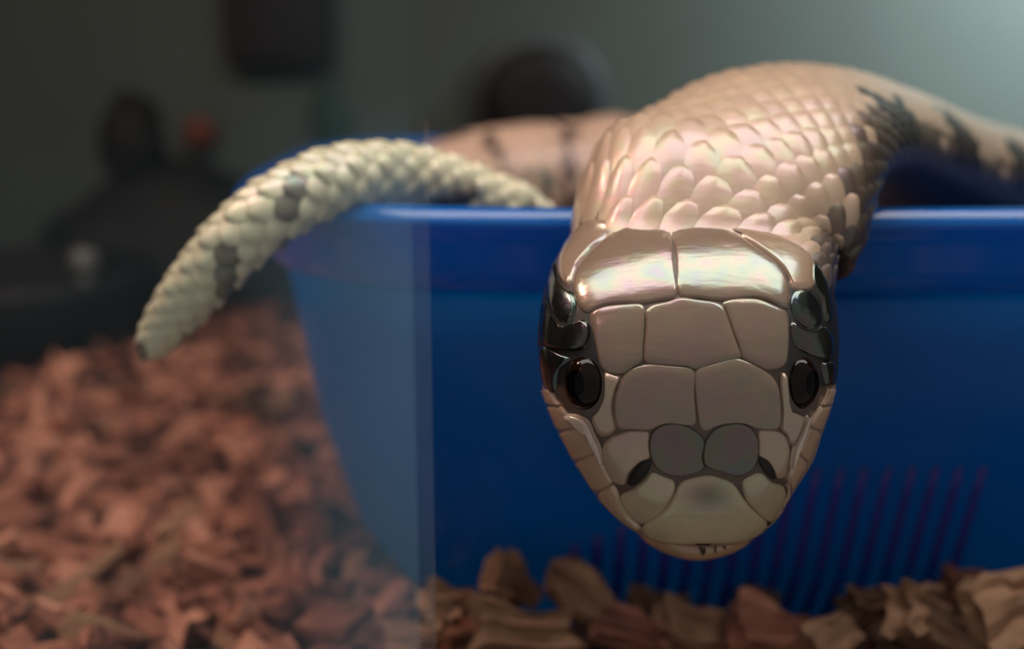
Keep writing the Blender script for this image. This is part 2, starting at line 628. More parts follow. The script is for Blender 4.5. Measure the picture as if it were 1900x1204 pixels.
def tub_surface(name, prof, mat, parent, close=False):
    vs_, fs = [], []
    n_ = len(TS)
    for ins, z in prof:
        for t in TS:
            x, y = tub_xy(t, ins)
            vs_.append((x, y, z))
    m_ = len(prof)
    for i in range(m_ if close else m_ - 1):
        j = (i + 1) % m_
        for k in range(n_):
            k2 = (k + 1) % n_
            fs.append((i * n_ + k, j * n_ + k, j * n_ + k2, i * n_ + k2))
    return vs_, fs


tub = empty('plastic_tub', (TC.x, TC.y, -0.012))
# outer wall profile (inset, z) and inner wall as one closed skin
def wall_inset(z):
    return float(np.interp(z, [-0.012, -0.004, 0.010, 0.035, 0.0735], [0.045, 0.032, 0.0235, 0.0160, 0.0095]))
zs = [-0.012, -0.009, -0.004, 0.002, 0.010, 0.020, 0.035, 0.050, 0.062, 0.0735]
prof = [(0.075, -0.012)] + [(wall_inset(z), z) for z in zs] + [(wall_inset(z) + .0018, z) for z in zs[::-1][:-2]] + [(0.0405, -0.0095), (0.075, -0.0100)]
vs_, fs = tub_surface('tub_wall', prof, M_TUB, tub)
n_ = len(TS)
fs.append(tuple(k for k in range(n_))[::-1])
fs.append(tuple((len(prof) - 1) * n_ + k for k in range(n_)))
mesh_obj('tub_wall', vs_, fs, M_TUB, tub)
# flared rim band with a rolled lip
rim = [(0.0098, 0.0728), (0.0080, 0.0715), (0.0070, 0.0722), (0.0050, 0.0760), (0.0030, 0.0805), (0.0014, 0.0832), (0.0004, 0.0840), (0.0, 0.0848)]
rim += [(0.0002, 0.0853), (0.0007, 0.0860), (0.0014, 0.0867), (0.0021, 0.0872), (0.0027, 0.08745), (0.0035, 0.0875), (0.0041, 0.0871), (0.0044, 0.0862)]
rim += [(0.0046, 0.0835), (0.0066, 0.0790), (0.0098, 0.0750)]
vs_, fs = tub_surface('rim', rim, M_RIM, tub, close=True)
mesh_obj('rim', vs_, fs, M_RIM, tub)
# faint moulded ribs on the right front, reflected streaks painted in as violet
for k, px in enumerate(range(1078, 1900, 47)):
    zt = 0.036 if k > 6 else 0.018 + 0.0025 * k
    zr = np.linspace(zt, -0.008, 9)
    vs_, fs = [], []
    x0 = (px - 950) / FPX * 0.215
    # find the wall parameter t with this x at the front side
    def wall_at(x, z):
        ins = wall_inset(z)
        lo, hi = math.pi * 1.02, math.pi * 1.98
        for _ in range(40):
            mid = (lo + hi) / 2
            if tub_xy(mid, ins)[0] < x: lo = mid
            else: hi = mid
        return tub_xy((lo + hi) / 2, ins)
    for z in zr:
        xx = x0 - 0.10 * (zt - z) * (0.2 + .05 * k) * .5
        for dx, dy in ((-0.0011, 0.0004), (-0.0006, -0.00018), (0.0006, -0.00018), (0.0011, 0.0004)):
            x, y = wall_at(xx + dx, z)
            vs_.append((x, y + dy, z))
    for i in range(len(zr) - 1):
        for j in range(3):
            a = i * 4 + j
            fs.append((a, a + 4, a + 5, a + 1))
    fs.append((0, 1, 2, 3)); q = (len(zr) - 1) * 4
    fs.append((q + 3, q + 2, q + 1, q))
    mesh_obj('rib', vs_, fs, M_RIB, tub)
tag(tub, 'translucent blue plastic tub with flared rim holding the snake', 'tub')

# ------------------------------------------------------------------ the snake
snake = empty('snake', (0.05, 0.30, -0.009))
tag(snake, 'pale tan snake draped over the blue tub, head hanging toward the viewer', 'snake')


def cn(x, y, z):
    """direction given in camera axes (right, up, toward viewer)"""
    return (RIGHT * x + UP * y - FWD * z).normalized()


WUP = Vector((0, 0, 1))
ctl = []      # centre, half width, half thickness, dorsal direction, exponent


def C(p, a, b, n, e=2.0):
    ctl.append((Vector(p), a, b, Vector(n).normalized(), e))


# tail from its tip, hanging over the left of the rim
for px, py, d, r in ((266, 664, .212, .0009), (281, 641, .2105, .0028), (318, 590, .2085, .0041), (368, 526, .206, .0050), (430, 456, .2045, .0055),
                     (505, 393, .2050, .0057), (600, 341, .2095, .0057), (700, 322, .216, .0056), (800, 334, .224, .0055), (900, 372, .231, .0054)):
    n = cn(-.55, .6, .5) if px < 480 else (cn(-.3, .8, .5) if px < 620 else cn(.1, .85, .5))
    C(cam_pt(px, py, d), r * .92, r * .92, n)
C(cam_pt(985, 425, .238), .0055, .0055, cn(.4, .8, .4))
# coils inside the tub
for p, r in (((0.022, .250, .052), .0062), ((0.055, .255, .030), .0075), ((.095, .275, .018), .009), ((.112, .315, .012), .0105), ((.080, .345, .010), .012),
             ((.040, .340, .012), .013), ((.012, .305, .020), .0145), ((.030, .268, .030), .0155), ((.070, .262, .032), .016), ((.108, .285, .036), .017),
             ((.112, .330, .046), .0175), ((.085, .362, .058), .018)):
    C(p, r, r, WUP)
# the coil seen behind the tail, from right to left, then down at the left
iC0 = len(ctl)
for px, py, d, r in ((1190, 334, .368, .0185), (1080, 340, .362, .0185), (960, 348, .352, .0182), (860, 370, .340, .0176), (795, 425, .322, .0165)):
    C(cam_pt(px, py, d), r, r, cn(0, .9, .45))
iC1 = len(ctl) - 1
for p, r in (((-.004, .283, .038), .0160), ((.030, .262, .056), .016), ((.070, .300, .040), .016), ((.105, .345, .036), .016), ((.145, .345, .046), .016)):
    C(p, r, r, WUP)
# coming up from the right, over the rim, to the neck
iN0 = len(ctl)
C(cam_pt(1960, 395, .330), .0160, .0150, cn(-.1, .95, .3))
C(cam_pt(1900, 364, .305), .0165, .0148, cn(.1, .95, .3))
C(cam_pt(1775, 338, .272), .0172, .0142, cn(.15, .93, .35))
C(cam_pt(1650, 290, .246), .0182, .0134, cn(.15, .92, .36))
C(cam_pt(1530, 250, .224), .0190, .0122, cn(.06, .92, .40))
C(cam_pt(1440, 262, .207), .0200, .0118, cn(0, .88, .48))
C(cam_pt(1386, 318, .1968), .0211, .0122, cn(-.02, .74, .67))
C(cam_pt(1346, 372, .1910), .0222, .0126, cn(-.01, .50, .86), 2.1)
iN1 = len(ctl)
HEAD = [  # row, left, right, depth of the top surface, half thickness, exponent
    (420, 1066, 1545, .1738, .0135, 2.2), (460, 1040, 1545, .1690, .0135, 2.3), (500, 1018, 1544, .1652, .0135, 2.35), (550, 1003, 1546, .1619, .0135, 2.4),
    (600, 995, 1552, .1600, .0135, 2.45), (650, 994, 1553, .1590, .0135, 2.45), (700, 999, 1550, .1587, .0133, 2.4), (750, 1011, 1541, .1591, .0130, 2.35),
    (800, 1031, 1524, .1601, .0125, 2.3), (850, 1057, 1507, .1617, .0118, 2.3), (900, 1089, 1476, .1640, .0108, 2.3), (940, 1121, 1450, .1664, .0096, 2.3),
    (970, 1152, 1425, .1688, .0082, 2.2), (992, 1188, 1400, .1712, .0064, 2.1), (1004, 1222, 1376, .1732, .0045, 2.0), (1010, 1265, 1345, .1750, .0024, 2.0)]
for y, l, r_, df, b, e in HEAD:
    dc = df + b
    C(cam_pt((l + r_) / 2, y, dc), (r_ - l) / 2 / FPX * dc * .985, b, -FWD, e)

P = np.array([list(c[0]) for c in ctl]); A = np.array([c[1] for c in ctl]); B = np.array([c[2] for c in ctl])
Nn = np.array([list(c[3]) for c in ctl]); E = np.array([c[4] for c in ctl])


def catmull(arr, u):
    i = np.clip(np.floor(u).astype(int), 0, len(arr) - 2)
    f = u - i
    g = lambda k: arr[np.clip(k, 0, len(arr) - 1)]
    if arr.ndim > 1: f = f[:, None]
    p0, p1, p2, p3 = g(i - 1), g(i), g(i + 1), g(i + 2)
    return 0.5 * ((2 * p1) + (-p0 + p2) * f + (2 * p0 - 5 * p1 + 4 * p2 - p3) * f ** 2 + (-p0 + 3 * p1 - 3 * p2 + p3) * f ** 3)


UU = np.linspace(0, len(ctl) - 1, (len(ctl) - 1) * 60 + 1)
CP = catmull(P, UU)
CA = np.maximum(catmull(A, UU), .0004); CB = np.maximum(catmull(B, UU), .0004); CE = catmull(E, UU)
CN = catmull(Nn, UU); CN /= np.linalg.norm(CN, axis=1)[:, None]
CT = np.gradient(CP, axis=0); CT /= np.linalg.norm(CT, axis=1)[:, None]
# dorsal direction square to the path, except on the head where the rows stay level
flat = np.clip((UU - (iN1 - 1)) / 1.5, 0, 1)[:, None]
CNo = CN - (CN * CT).sum(1)[:, None] * CT
CNo /= np.linalg.norm(CNo, axis=1)[:, None]
CN = CNo * (1 - flat) + CN * flat
CN /= np.linalg.norm(CN, axis=1)[:, None]
CS = np.cross(CN, CT); CS /= np.linalg.norm(CS, axis=1)[:, None]
CS = CS * (1 - flat) + np.array(RIGHT)[None, :] * flat
CS /= np.linalg.norm(CS, axis=1)[:, None]
ARC = np.concatenate([[0], np.cumsum(np.linalg.norm(np.diff(CP, axis=0), axis=1))])


def at_idx(arr, f):
    i = np.clip(f.astype(int), 0, len(arr) - 2)
    t = f - i
    if arr.ndim > 1: t = t[..., None]
    return arr[i] * (1 - t) + arr[i + 1] * t


def surf(s, th, off=0.0):
    """points of the snake's skin at arc length s and angle th from the midline of the back"""
    s = np.asarray(s, float); th = np.asarray(th, float)
    f = np.interp(s, ARC, np.arange(len(ARC)))
    c = at_idx(CP, f); a = at_idx(CA, f); b = at_idx(CB, f); n = at_idx(CN, f); sd = at_idx(CS, f); e = at_idx(CE, f)
    sn, cs = np.sin(th), np.cos(th)
    x = np.sign(sn) * np.abs(sn) ** (2 / e); y = np.sign(cs) * np.abs(cs) ** (2 / e)
    nx = sn / a; ny = cs / b
    q = np.sqrt(nx ** 2 + ny ** 2)
    nx, ny = nx / q, ny / q
    off = np.asarray(off)
    return c + (a * x + off * nx)[..., None] * sd + (b * y + off * ny)[..., None] * n


def arc_u(u):
    return float(np.interp(u, UU, ARC))


S_TAIL = arc_u(10.5); S_C0 = arc_u(iC0 - 1); S_C1 = arc_u(iC1 + .8); S_N0 = arc_u(iN0 - .6); S_NECK = arc_u(iN1 - .1); S_END = ARC[-1]

TAN = np.array(lin(194, 166, 140)[:3]); PALE = np.array(lin(228, 220, 186)[:3]); DARK = np.array(lin(40, 33, 30)[:3])
PINK = np.array(lin(204, 170, 148)[:3]); TAUPE = np.array(lin(158, 132, 112)[:3]); GREY = np.array(lin(150, 146, 130)[:3])


def hash1(a, b):
    return (math.sin(a * 127.1 + b * 311.7) * 43758.5453) % 1.0


def skin_col(s, th):
    """colour of the body by place along and around it, with shade on the right flank"""
    at = abs(th)
    j = hash1(round(s * 900), round(th * 9))
    if s < S_TAIL:
        c = PALE * (0.92 + .14 * j)
        band = (s / .0125 + .25 * math.sin(th * 2)) % 1.0
        if band < .13 and .45 < at: c = DARK * 1.6 + c * .2
        if th > 1.05: c = c * .5 + DARK * .4 if band < .5 else c * .8
        return c
    if s < S_C1 + .01:
        c = PINK * (0.92 + .14 * j)
        band = ((s - S_C0) / .027 + .10 * math.sin(th * 3.1 + 1) + .04 * math.sin(th * 9)) % 1.0
        if band < .20 and .0 < at: c = DARK * 1.5 + c * .14
        elif at > .95 and j > .45: c = GREY * .55
        return c
    c = TAN * (0.94 + .12 * j)
    d = s - S_N0
    k = (S_NECK - s)
    if k > .032 and .55 < th < 1.5:          # dark blotches along the near side
        w = math.sin((k - .030) / .034 * math.pi * 2 - .6)
        if w > .15 and th > .62 + .16 * math.sin(k * 330): c = DARK * 1.2 + c * .04
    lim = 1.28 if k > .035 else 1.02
    if th > lim: c = DARK * .8 + c * .10  # dark belly edge, and the shaded right flank put into the colour
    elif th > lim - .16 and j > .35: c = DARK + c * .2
    return c


LR_ = [(1020, 718), (1038, 750), (1062, 776), (1096, 803), (1112, 838), (1126, 872), (1145, 914), (1166, 958), (1192, 980)]
RR_ = [(1538, 718), (1524, 750), (1504, 776), (1492, 803), (1478, 838), (1466, 872), (1460, 908), (1448, 956), (1428, 974)]


def head_base_col(px, py, th):
    """skin in the seams between the head plates, black at the temples"""
    c = np.array(lin(74, 58, 48)[:3])
    if (px < 1112 or px > 1458) and 505 < py < 770 and not (py > 725 and abs(px - 1280) > 246): c = np.array(lin(14, 12, 12)[:3])
    if py > 715:
        c = np.array(lin(84, 66, 54)[:3])
        yl = [p[1] for p in LR_]
        if px < np.interp(py, yl, [p[0] for p in LR_]) + 2 or px > np.interp(py, [p[1] for p in RR_], [p[0] for p in RR_]) - 2:
            c = np.array(lin(158, 128, 106)[:3])
        if py > 978: c = np.array(lin(150, 122, 98)[:3])
    return c


# --- the continuous body
NTH = 72
TH = np.linspace(-math.pi, math.pi, NTH, endpoint=False)
svals = []
s = 0.0
while s < S_END:
    svals.append(s)
    s += 0.0007 if (s < S_TAIL or s > S_NECK - .02) else 0.0016
svals.append(S_END)
svals = np.array(svals)
SG, TG = np.meshgrid(svals, TH, indexing='ij')
V = surf(SG, TG).reshape(-1, 3)
nS = len(svals)
F = []
for i in range(nS - 1):
    for k in range(NTH):
        k2 = (k + 1) % NTH
        F.append((i * NTH + k, i * NTH + k2, (i + 1) * NTH + k2, (i + 1) * NTH + k))
F.append(tuple(range(NTH))[::-1])
F.append(tuple((nS - 1) * NTH + k for k in range(NTH)))
cols = np.zeros((len(V), 3))
for i, s in enumerate(svals):
    for k, th in enumerate(TH):
        if s > S_NECK:
            px, py, _ = project(V[i * NTH + k])
            cols[i * NTH + k] = head_base_col(px, py, th)
        else:
            cols[i * NTH + k] = skin_col(s, th) * .55
body = mesh_obj('body', V, F, M_SKIN, snake, cols=cols)
bvh = BVHTree.FromPolygons([Vector(v_) for v_ in V], F)

# --- body scales
NP, NQ = 5, 6
pg = np.linspace(-1, 1, NP)
qg = np.array([0.0, 0.22, 0.5, 0.76, 0.93, 1.0, 1.0])
wq = np.array([0.42, 0.80, 1.0, 0.86, 0.52, 0.16, 0.16])
hq = np.array([-0.15, 0.25, 0.60, 0.90, 1.0, 0.85, -0.1])
sc_faces = []
for i in range(len(qg) - 1):
    for k in range(NP - 1):
        a = i * NP + k
        sc_faces.append((a, a + NP, a + NP + 1, a + 1))
scale_list = []


def scale_field(s0, s1, ncol, lenfac, thmax, hfac):
    s = s0
    row = 0
    dth = 2 * math.pi / ncol
    while s < s1:
        f = np.interp(s, ARC, np.arange(len(ARC)))
        i = int(f)
        a, b = CA[i], CB[i]
        per = 2 * math.pi * math.sqrt((a * a + b * b) / 2)
        wid = per / ncol
        L = wid * lenfac
        if wid < .0004:
            s += .0005
            continue
        nj = int(thmax / dth) + 1
        for j in range(-nj, nj + 1):
            th = (j + (.5 if row % 2 else 0)) * dth
            if abs(th) > thmax: continue
            Q, Pp = np.meshgrid(np.arange(len(qg)), pg, indexing='ij')
            jit = hash1(row, j)
            ths = th + Pp * wq[Q] * dth * .56
            ss = s + (0.5 - qg[Q]) * L * 1.02
            h = wid * hfac * (.85 + .3 * jit)
            off = h * hq[Q] * (1 - .5 * np.abs(Pp) ** 2.2) + .00003
            off = np.where(Q == len(qg) - 1, -.0001, off)
            pts = surf(np.clip(ss, 0, S_END), ths, off).reshape(-1, 3)
            if np.linalg.norm(pts[2 * NP] - pts[3 * NP - 1]) < .55 * wid and s > S_NECK - .006: continue
            if s > S_NECK - .004:          # the plates of the head begin here
                qx, qy, _ = project(pts.mean(0))
                if qy > np.interp(qx, [1050, 1075, 1110, 1160, 1245, 1340, 1400, 1450, 1490, 1510, 1530, 1560], [398, 398, 404, 416, 424, 415, 424, 436, 458, 475, 525, 560]): continue
            base = skin_col(s, th)
            shade = np.interp(qg[Q], [0, .6, 1], [.90, 1.0, 1.05]).reshape(-1)
            scale_list.append((pts, shade[:, None] * base[None, :]))
        s += L * .5
        row += 1


scale_field(.004, S_TAIL, 7, 1.2, 2.7, .25)
scale_field(S_C0, S_C1, 24, 1.25, 1.7, .12)
scale_field(S_N0, S_NECK + .016, 25, 1.22, 1.75, .17)

# order by how large they show: facing and distance
CAMN = np.array(CAM)
vis = []
for k, (pts, cc) in enumerate(scale_list):
    c_ = pts.mean(0)
    e1 = pts[2 * NP + NP - 1] - pts[2 * NP]; e2 = pts[5 * NP + 2] - pts[2]
    nrm = np.cross(e2, e1)
    ar = np.linalg.norm(nrm)
    view = CAMN - c_
    d = np.linalg.norm(view)
    facing = abs(np.dot(nrm / (ar + 1e-12), view / d))
    px, py, _ = project(c_)
    hid = bvh.ray_cast(Vector(CAMN), Vector(-view / d), float(d) - .0025)[0] is not None
    inn = 0 < px < 1900 and 0 < py < 1204
    behind = (c_[1] > .235 and py > 385)
    vis.append((ar * facing / d ** 2) * (0 if (hid or not inn or behind) else 1))
order = np.argsort(-np.array(vis))
top = [k for k in order[:300] if vis[k] > 0]
topset = set(int(k) for k in top)
for k in top:
    pts, cc = scale_list[int(k)]
    mesh_obj('scale', pts, sc_faces, M_SCALE, snake, cols=cc)
rest = [k for k in range(len(scale_list)) if k not in topset]
rv = np.concatenate([scale_list[k][0] for k in rest]); rc = np.concatenate([scale_list[k][1] for k in rest])
nv = len(qg) * NP
rf = [tuple(x + m_ * nv for x in f_) for m_ in range(len(rest)) for f_ in sc_faces]
mesh_obj('small_scales', rv, rf, M_SCALE, snake, cols=rc)['kind'] = 'stuff'

# --- head plates, laid on the skin
def hit(px, py):
    """skin point under a pixel, and its normal; the outline bounds it"""
    cx, cy = 1275, 720
    for k in range(40):
        f = 1 - k * .006
        x, y = cx + (px - cx) * f, cy + (py - cy) * f
        loc, nrm, idx, dist = bvh.ray_cast(CAM, cam_dir(x, y))
        if loc is not None and dist < .215:
            if nrm.dot(cam_dir(x, y)) > 0: nrm = -nrm
            return loc, nrm
    return None, None


def closed_curve(pts, n=56, tension=.5):
    pts = np.array(pts, float)
    m_ = len(pts)
    out = []
    for i in range(m_):
        p0, p1, p2, p3 = pts[i - 1], pts[i], pts[(i + 1) % m_], pts[(i + 2) % m_]
        for t in np.linspace(0, 1, 12, endpoint=False):
            a = tension
            h1 = 2 * t ** 3 - 3 * t ** 2 + 1; h2 = t ** 3 - 2 * t ** 2 + t; h3 = -2 * t ** 3 + 3 * t ** 2; h4 = t ** 3 - t ** 2
            out.append(h1 * p1 + h2 * a * (p2 - p0) * .8 + h3 * p2 + h4 * a * (p3 - p1) * .8)
    out = np.array(out + [out[0]])
    L = np.concatenate([[0], np.cumsum(np.linalg.norm(np.diff(out, axis=0), axis=1))])
    q = np.linspace(0, L[-1], n, endpoint=False)
    return np.stack([np.interp(q, L, out[:, 0]), np.interp(q, L, out[:, 1])], 1)


def inset_curve(c, d):
    nxt, prv = np.roll(c, -1, 0), np.roll(c, 1, 0)
    t = nxt - prv
    t /= np.linalg.norm(t, axis=1)[:, None] + 1e-9
    n_ = np.stack([-t[:, 1], t[:, 0]], 1)
    area = 0.5 * np.sum(c[:, 0] * nxt[:, 1] - nxt[:, 0] * c[:, 1])
    r_ = c + n_ * d * (1 if area > 0 else -1)
    for _ in range(int(max(0, d) * 1.4)):
        r_ = r_ * .5 + (np.roll(r_, 1, 0) + np.roll(r_, -1, 0)) * .25
    return r_


def plate(name, pts, colfn, height=.00042, gap=-1.7, dome=.0, label=None, mat=None, n=56):
    out = closed_curve(pts, n)
    cen = out.mean(0)
    rad = np.min(np.linalg.norm(out - cen, axis=1))
    rings = [(inset_curve(out, gap), -.45), (inset_curve(out, gap + 1.3), .28), (inset_curve(out, gap + 3.3), .74), (inset_curve(out, gap + min(6.4, rad * .33)), .97)]
    base = rings[-1][0]
    for f in (.82, .62, .42, .22):
        rings.append((cen + (base - cen) * f, 1.0 + dome * (1 - f)))
    vs_, cs_ = [], []
    for rg, h in rings:
        for x, y in rg:
            loc, nrm = hit(x, y)
            vs_.append(loc + nrm * height * h)
            cs_.append(colfn(x, y))
    loc, nrm = hit(*cen)
    vs_.append(loc + nrm * height * (1 + dome))
    cs_.append(colfn(*cen))
    fs_ = []
    R_ = len(rings)
    for i in range(R_ - 1):
        for k in range(n):
            k2 = (k + 1) % n
            fs_.append((i * n + k, i * n + k2, (i + 1) * n + k2, (i + 1) * n + k))
    for k in range(n):
        fs_.append(((R_ - 1) * n + k, (R_ - 1) * n + (k + 1) % n, R_ * n))
    o = mesh_obj(name, vs_, fs_, mat or M_PLATE, snake, cols=cs_)
    # outward facing
    me = o.data
    if sum(p.normal.dot(CAM - p.center) for p in me.polygons) < 0:
        me.flip_normals()
    if label: o['label'] = label
    return o


def flatcol(r, g, b):
    c = np.array(lin(r, g, b)[:3])
    return lambda x, y: c


def smudge(c0, c1, x0, y0, rx, ry, pw=1.0):
    c0 = np.array(lin(*c0)[:3]); c1 = np.array(lin(*c1)[:3])
    def f(x, y):
        q = ((x - x0) / rx) ** 2 + ((y - y0) / ry) ** 2
        w = math.exp(-q * pw)
        return c0 * (1 - w) + c1 * w
    return f


BR = (130, 108, 92)
K_PAR = flatcol(136, 113, 97); K_FRO = flatcol(*BR); K_PRE = flatcol(136, 114, 97)
K_BLK = flatcol(20, 17, 17)
K_LIP = flatcol(190, 156, 132)
plate('parietal_plate', [(1160, 421), (1203, 426), (1241, 429), (1248, 460), (1251, 500), (1256, 549), (1225, 557), (1192, 563), (1150, 563), (1120, 567), (1086, 580), (1070, 560), (1063, 530), (1070, 500), (1100, 463), (1130, 438)], K_PAR, .00042)
plate('parietal_plate', [(1248, 429), (1290, 423), (1335, 421), (1374, 441), (1408, 464), (1442, 491), (1461, 518), (1465, 545), (1461, 572), (1445, 566), (1428, 558), (1398, 552), (1344, 558), (1300, 553), (1260, 548), (1256, 500), (1252, 460)], K_PAR, .00042)
plate('frontal_plate', [(1261, 552), (1290, 556), (1334, 563), (1347, 580), (1357, 610), (1369, 643), (1376, 664), (1347, 671), (1318, 677), (1291, 685), (1276, 680), (1246, 678), (1209, 675), (1195, 671), (1195, 646), (1199, 602), (1198, 577), (1210, 566), (1238, 561)], K_FRO)
plate('brow_plate', [(1098, 580), (1122, 569), (1162, 565), (1193, 566), (1196, 596), (1193, 646), (1192, 669), (1176, 680), (1159, 692), (1139, 693), (1121, 688), (1112, 673), (1107, 646), (1101, 616), (1095, 596)], K_FRO)
plate('brow_plate', [(1340, 562), (1364, 555), (1405, 555), (1432, 566), (1459, 580), (1463, 609), (1462, 650), (1456, 678), (1425, 686), (1405, 678), (1379, 665), (1371, 640), (1359, 609), (1348, 578)], K_FRO)
plate('snout_plate', [(1203, 676), (1246, 679), (1278, 682), (1289, 690), (1288, 727), (1291, 765), (1291, 788), (1274, 789), (1236, 785), (1214, 794), (1206, 798), (1169, 796), (1146, 796), (1139, 762), (1140, 742), (1146, 718), (1156, 697), (1172, 684)], K_PRE)
plate('snout_plate', [(1290, 688), (1317, 677), (1361, 665), (1381, 669), (1411, 683), (1432, 698), (1445, 722), (1449, 761), (1446, 796), (1411, 796), (1398, 794), (1384, 786), (1357, 785), (1330, 790), (1312, 800), (1299, 794), (1295, 770), (1290, 727)], K_PRE)
K_DK = lambda x, y: np.array(lin(86, 72, 63)[:3])
plate('nose_plate', [(1207, 808), (1223, 792), (1246, 786), (1273, 791), (1296, 805), (1306, 819), (1302, 848), (1306, 868), (1290, 877), (1263, 884), (1236, 879), (1216, 865), (1205, 838)], K_DK, .0005, -2.6, .25, 'dark grey-brown rounded plate above the nose')
plate('nose_plate', [(1309, 820), (1324, 799), (1347, 788), (1374, 786), (1394, 796), (1405, 815), (1406, 845), (1398, 869), (1378, 882), (1357, 881), (1334, 873), (1310, 865), (1305, 845)], K_DK, .0005, -2.6, .25, 'dark grey-brown rounded plate above the nose')
tip_plate = plate('nose_tip_plate', [(1263, 897), (1283, 888), (1317, 883), (1351, 893), (1364, 903), (1378, 924), (1398, 947), (1424, 971), (1416, 984), (1394, 998), (1357, 1005), (1310, 1005), (1263, 1007), (1223, 1003), (1198, 992), (1193, 976), (1213, 962), (1236, 944), (1252, 918)],
      smudge((196, 180, 146), (112, 92, 74), 1312, 914, 46, 28), .0005, -2.4, .2, 'pale cream plate at the tip of the nose with a brown smudge')
K_NAS = flatcol(182, 166, 138)
plate('nostril_plate', [(1210, 878), (1229, 884), (1249, 893), (1250, 912), (1236, 938), (1213, 959), (1192, 970), (1176, 962), (1160, 942), (1153, 920), (1176, 908), (1196, 892)], K_NAS, .00045, -2.4, .2)
plate('nostril_plate', [(1379, 894), (1402, 880), (1416, 880), (1432, 896), (1453, 904), (1456, 924), (1445, 952), (1428, 967), (1405, 948), (1385, 925)], K_NAS, .00045, -2.4, .2)
K_LOR = flatcol(176, 150, 128)
plate('nostril_plate', [(1149, 806), (1169, 800), (1203, 802), (1203, 822), (1206, 848), (1188, 856), (1168, 876), (1157, 899), (1136, 890), (1123, 862), (1119, 830), (1132, 812)], K_LOR)
plate('nostril_plate', [(1410, 799), (1440, 800), (1457, 809), (1464, 832), (1461, 862), (1454, 885), (1440, 884), (1425, 856), (1409, 847), (1408, 820)], K_LOR)
plate('cheek_plate', [(1123, 690), (1140, 696), (1152, 699), (1143, 718), (1137, 742), (1136, 762), (1142, 794), (1130, 808), (1112, 806), (1098, 776), (1109, 764), (1121, 738), (1123, 712)], K_LOR)
plate('cheek_plate', [(1450, 692), (1458, 700), (1461, 740), (1470, 768), (1490, 772), (1488, 790), (1476, 820), (1466, 826), (1459, 806), (1450, 796), (1452, 760), (1449, 722)], K_LOR)
# lip scales along both sides
Ls = [(1003, 722), (1014, 755), (1030, 790), (1050, 830), (1070, 864), (1094, 902), (1120, 936), (1148, 962), (1188, 990)]
Rs = [(1549, 722), (1540, 755), (1527, 790), (1511, 830), (1494, 866), (1474, 900), (1455, 932), (1438, 962), (1410, 988)]
def along(poly, t):
    i = min(int(t), len(poly) - 2)
    f = t - i
    return (poly[i][0] * (1 - f) + poly[i + 1][0] * f, poly[i][1] * (1 - f) + poly[i + 1][1] * f)
for rr, ss_ in ((LR_, Ls), (RR_, Rs)):
    for t0, t1 in ((0, 1.1), (1.1, 2.5), (2.5, 4.0), (4.0, 5.6), (5.6, 7.95)):
        k0, k1 = max(0, t0 - .25), min(8, t1 - .25) if t1 < 7.9 else 7.95
        pp = [along(rr, t0 + (t1 - t0) * f) for f in (.03, .35, .65, .97)] + [along(ss_, k0 + (k1 - k0) * f) for f in (.97, .65, .35, .03)]
        plate('lip_scale', pp, smudge((188, 156, 132), (202, 178, 148), 1300, 1000, 200, 120), .0004, -.8, .15, n=40)
# small ridge scales under the eyes
for pp in ([(1046, 768), (1066, 766), (1094, 778), (1106, 806), (1118, 832), (1122, 866), (1112, 838), (1097, 804), (1064, 776)],
           [(1500, 772), (1494, 768), (1482, 800), (1468, 830), (1463, 866), (1467, 868), (1478, 838), (1492, 804)]):
    plate('cheek_ridge', pp, flatcol(206, 184, 168), .0009, .3, .2, n=40)
# temples
plate('temple_plate', [(1092, 408), (1140, 412), (1150, 424), (1126, 440), (1098, 460), (1068, 496), (1056, 530), (1040, 516), (1036, 480), (1058, 440)], flatcol(160, 134, 114), .00042)
plate('temple_plate', [(1352, 424), (1400, 428), (1446, 440), (1490, 462), (1512, 490), (1512, 528), (1496, 540), (1470, 537), (1464, 514), (1444, 489), (1410, 462), (1376, 439)], flatcol(166, 138, 116), .00042)
for pp in ([(1030, 482), (1036, 520), (1054, 540), (1062, 540), (1070, 566), (1060, 600), (1030, 590), (1014, 550), (1016, 510)],
           [(1010, 556), (1028, 596), (1058, 606), (1086, 590), (1096, 620), (1080, 650), (1040, 650), (1010, 640), (1003, 600)],
           [(1002, 644), (1040, 656), (1060, 668), (1036, 690), (1030, 730), (1008, 714)],
           [(1472, 540), (1496, 536), (1520, 560), (1524, 596), (1500, 610), (1474, 590), (1466, 566)],
           [(1470, 596), (1500, 614), (1528, 604), (1546, 630), (1540, 668), (1510, 662), (1480, 646), (1467, 620)],
           [(1524, 674), (1546, 672), (1546, 712), (1534, 716), (1528, 700)],
           [(1504, 480), (1522, 500), (1538, 540), (1544, 590), (1530, 596), (1524, 556), (1504, 530)]):
    plate('temple_scale', pp, K_BLK, .0004, -.8, .2, 'black glossy scale behind the eye', n=40)

# --- nostrils
def oval_on_head(name, cx, cy, rx, ry, rot, h0, h1, mat, parent, n=28):
    vs_, fs_ = [], []
    prof = [(1.0, h0), (.85, h0 + (h1 - h0) * .6), (.5, h0 + (h1 - h0) * .93), (.2, h1)]
    for f, h in prof:
        for k in range(n):
            t = 2 * math.pi * k / n
            x, y = rx * f * math.cos(t), ry * f * math.sin(t)
            loc, nrm = hit(cx + x * math.cos(rot) - y * math.sin(rot), cy + x * math.sin(rot) + y * math.cos(rot))
            vs_.append(loc + nrm * h)
    for i in range(3):
        for k in range(n):
            k2 = (k + 1) % n
            fs_.append((i * n + k, i * n + k2, (i + 1) * n + k2, (i + 1) * n + k))
    fs_.append(tuple(3 * n + k for k in range(n)))
    o = mesh_obj(name, vs_, fs_, mat, parent)
    if sum(p.normal.dot(CAM - p.center) for p in o.data.polygons) < 0:
        o.data.flip_normals()
    return o


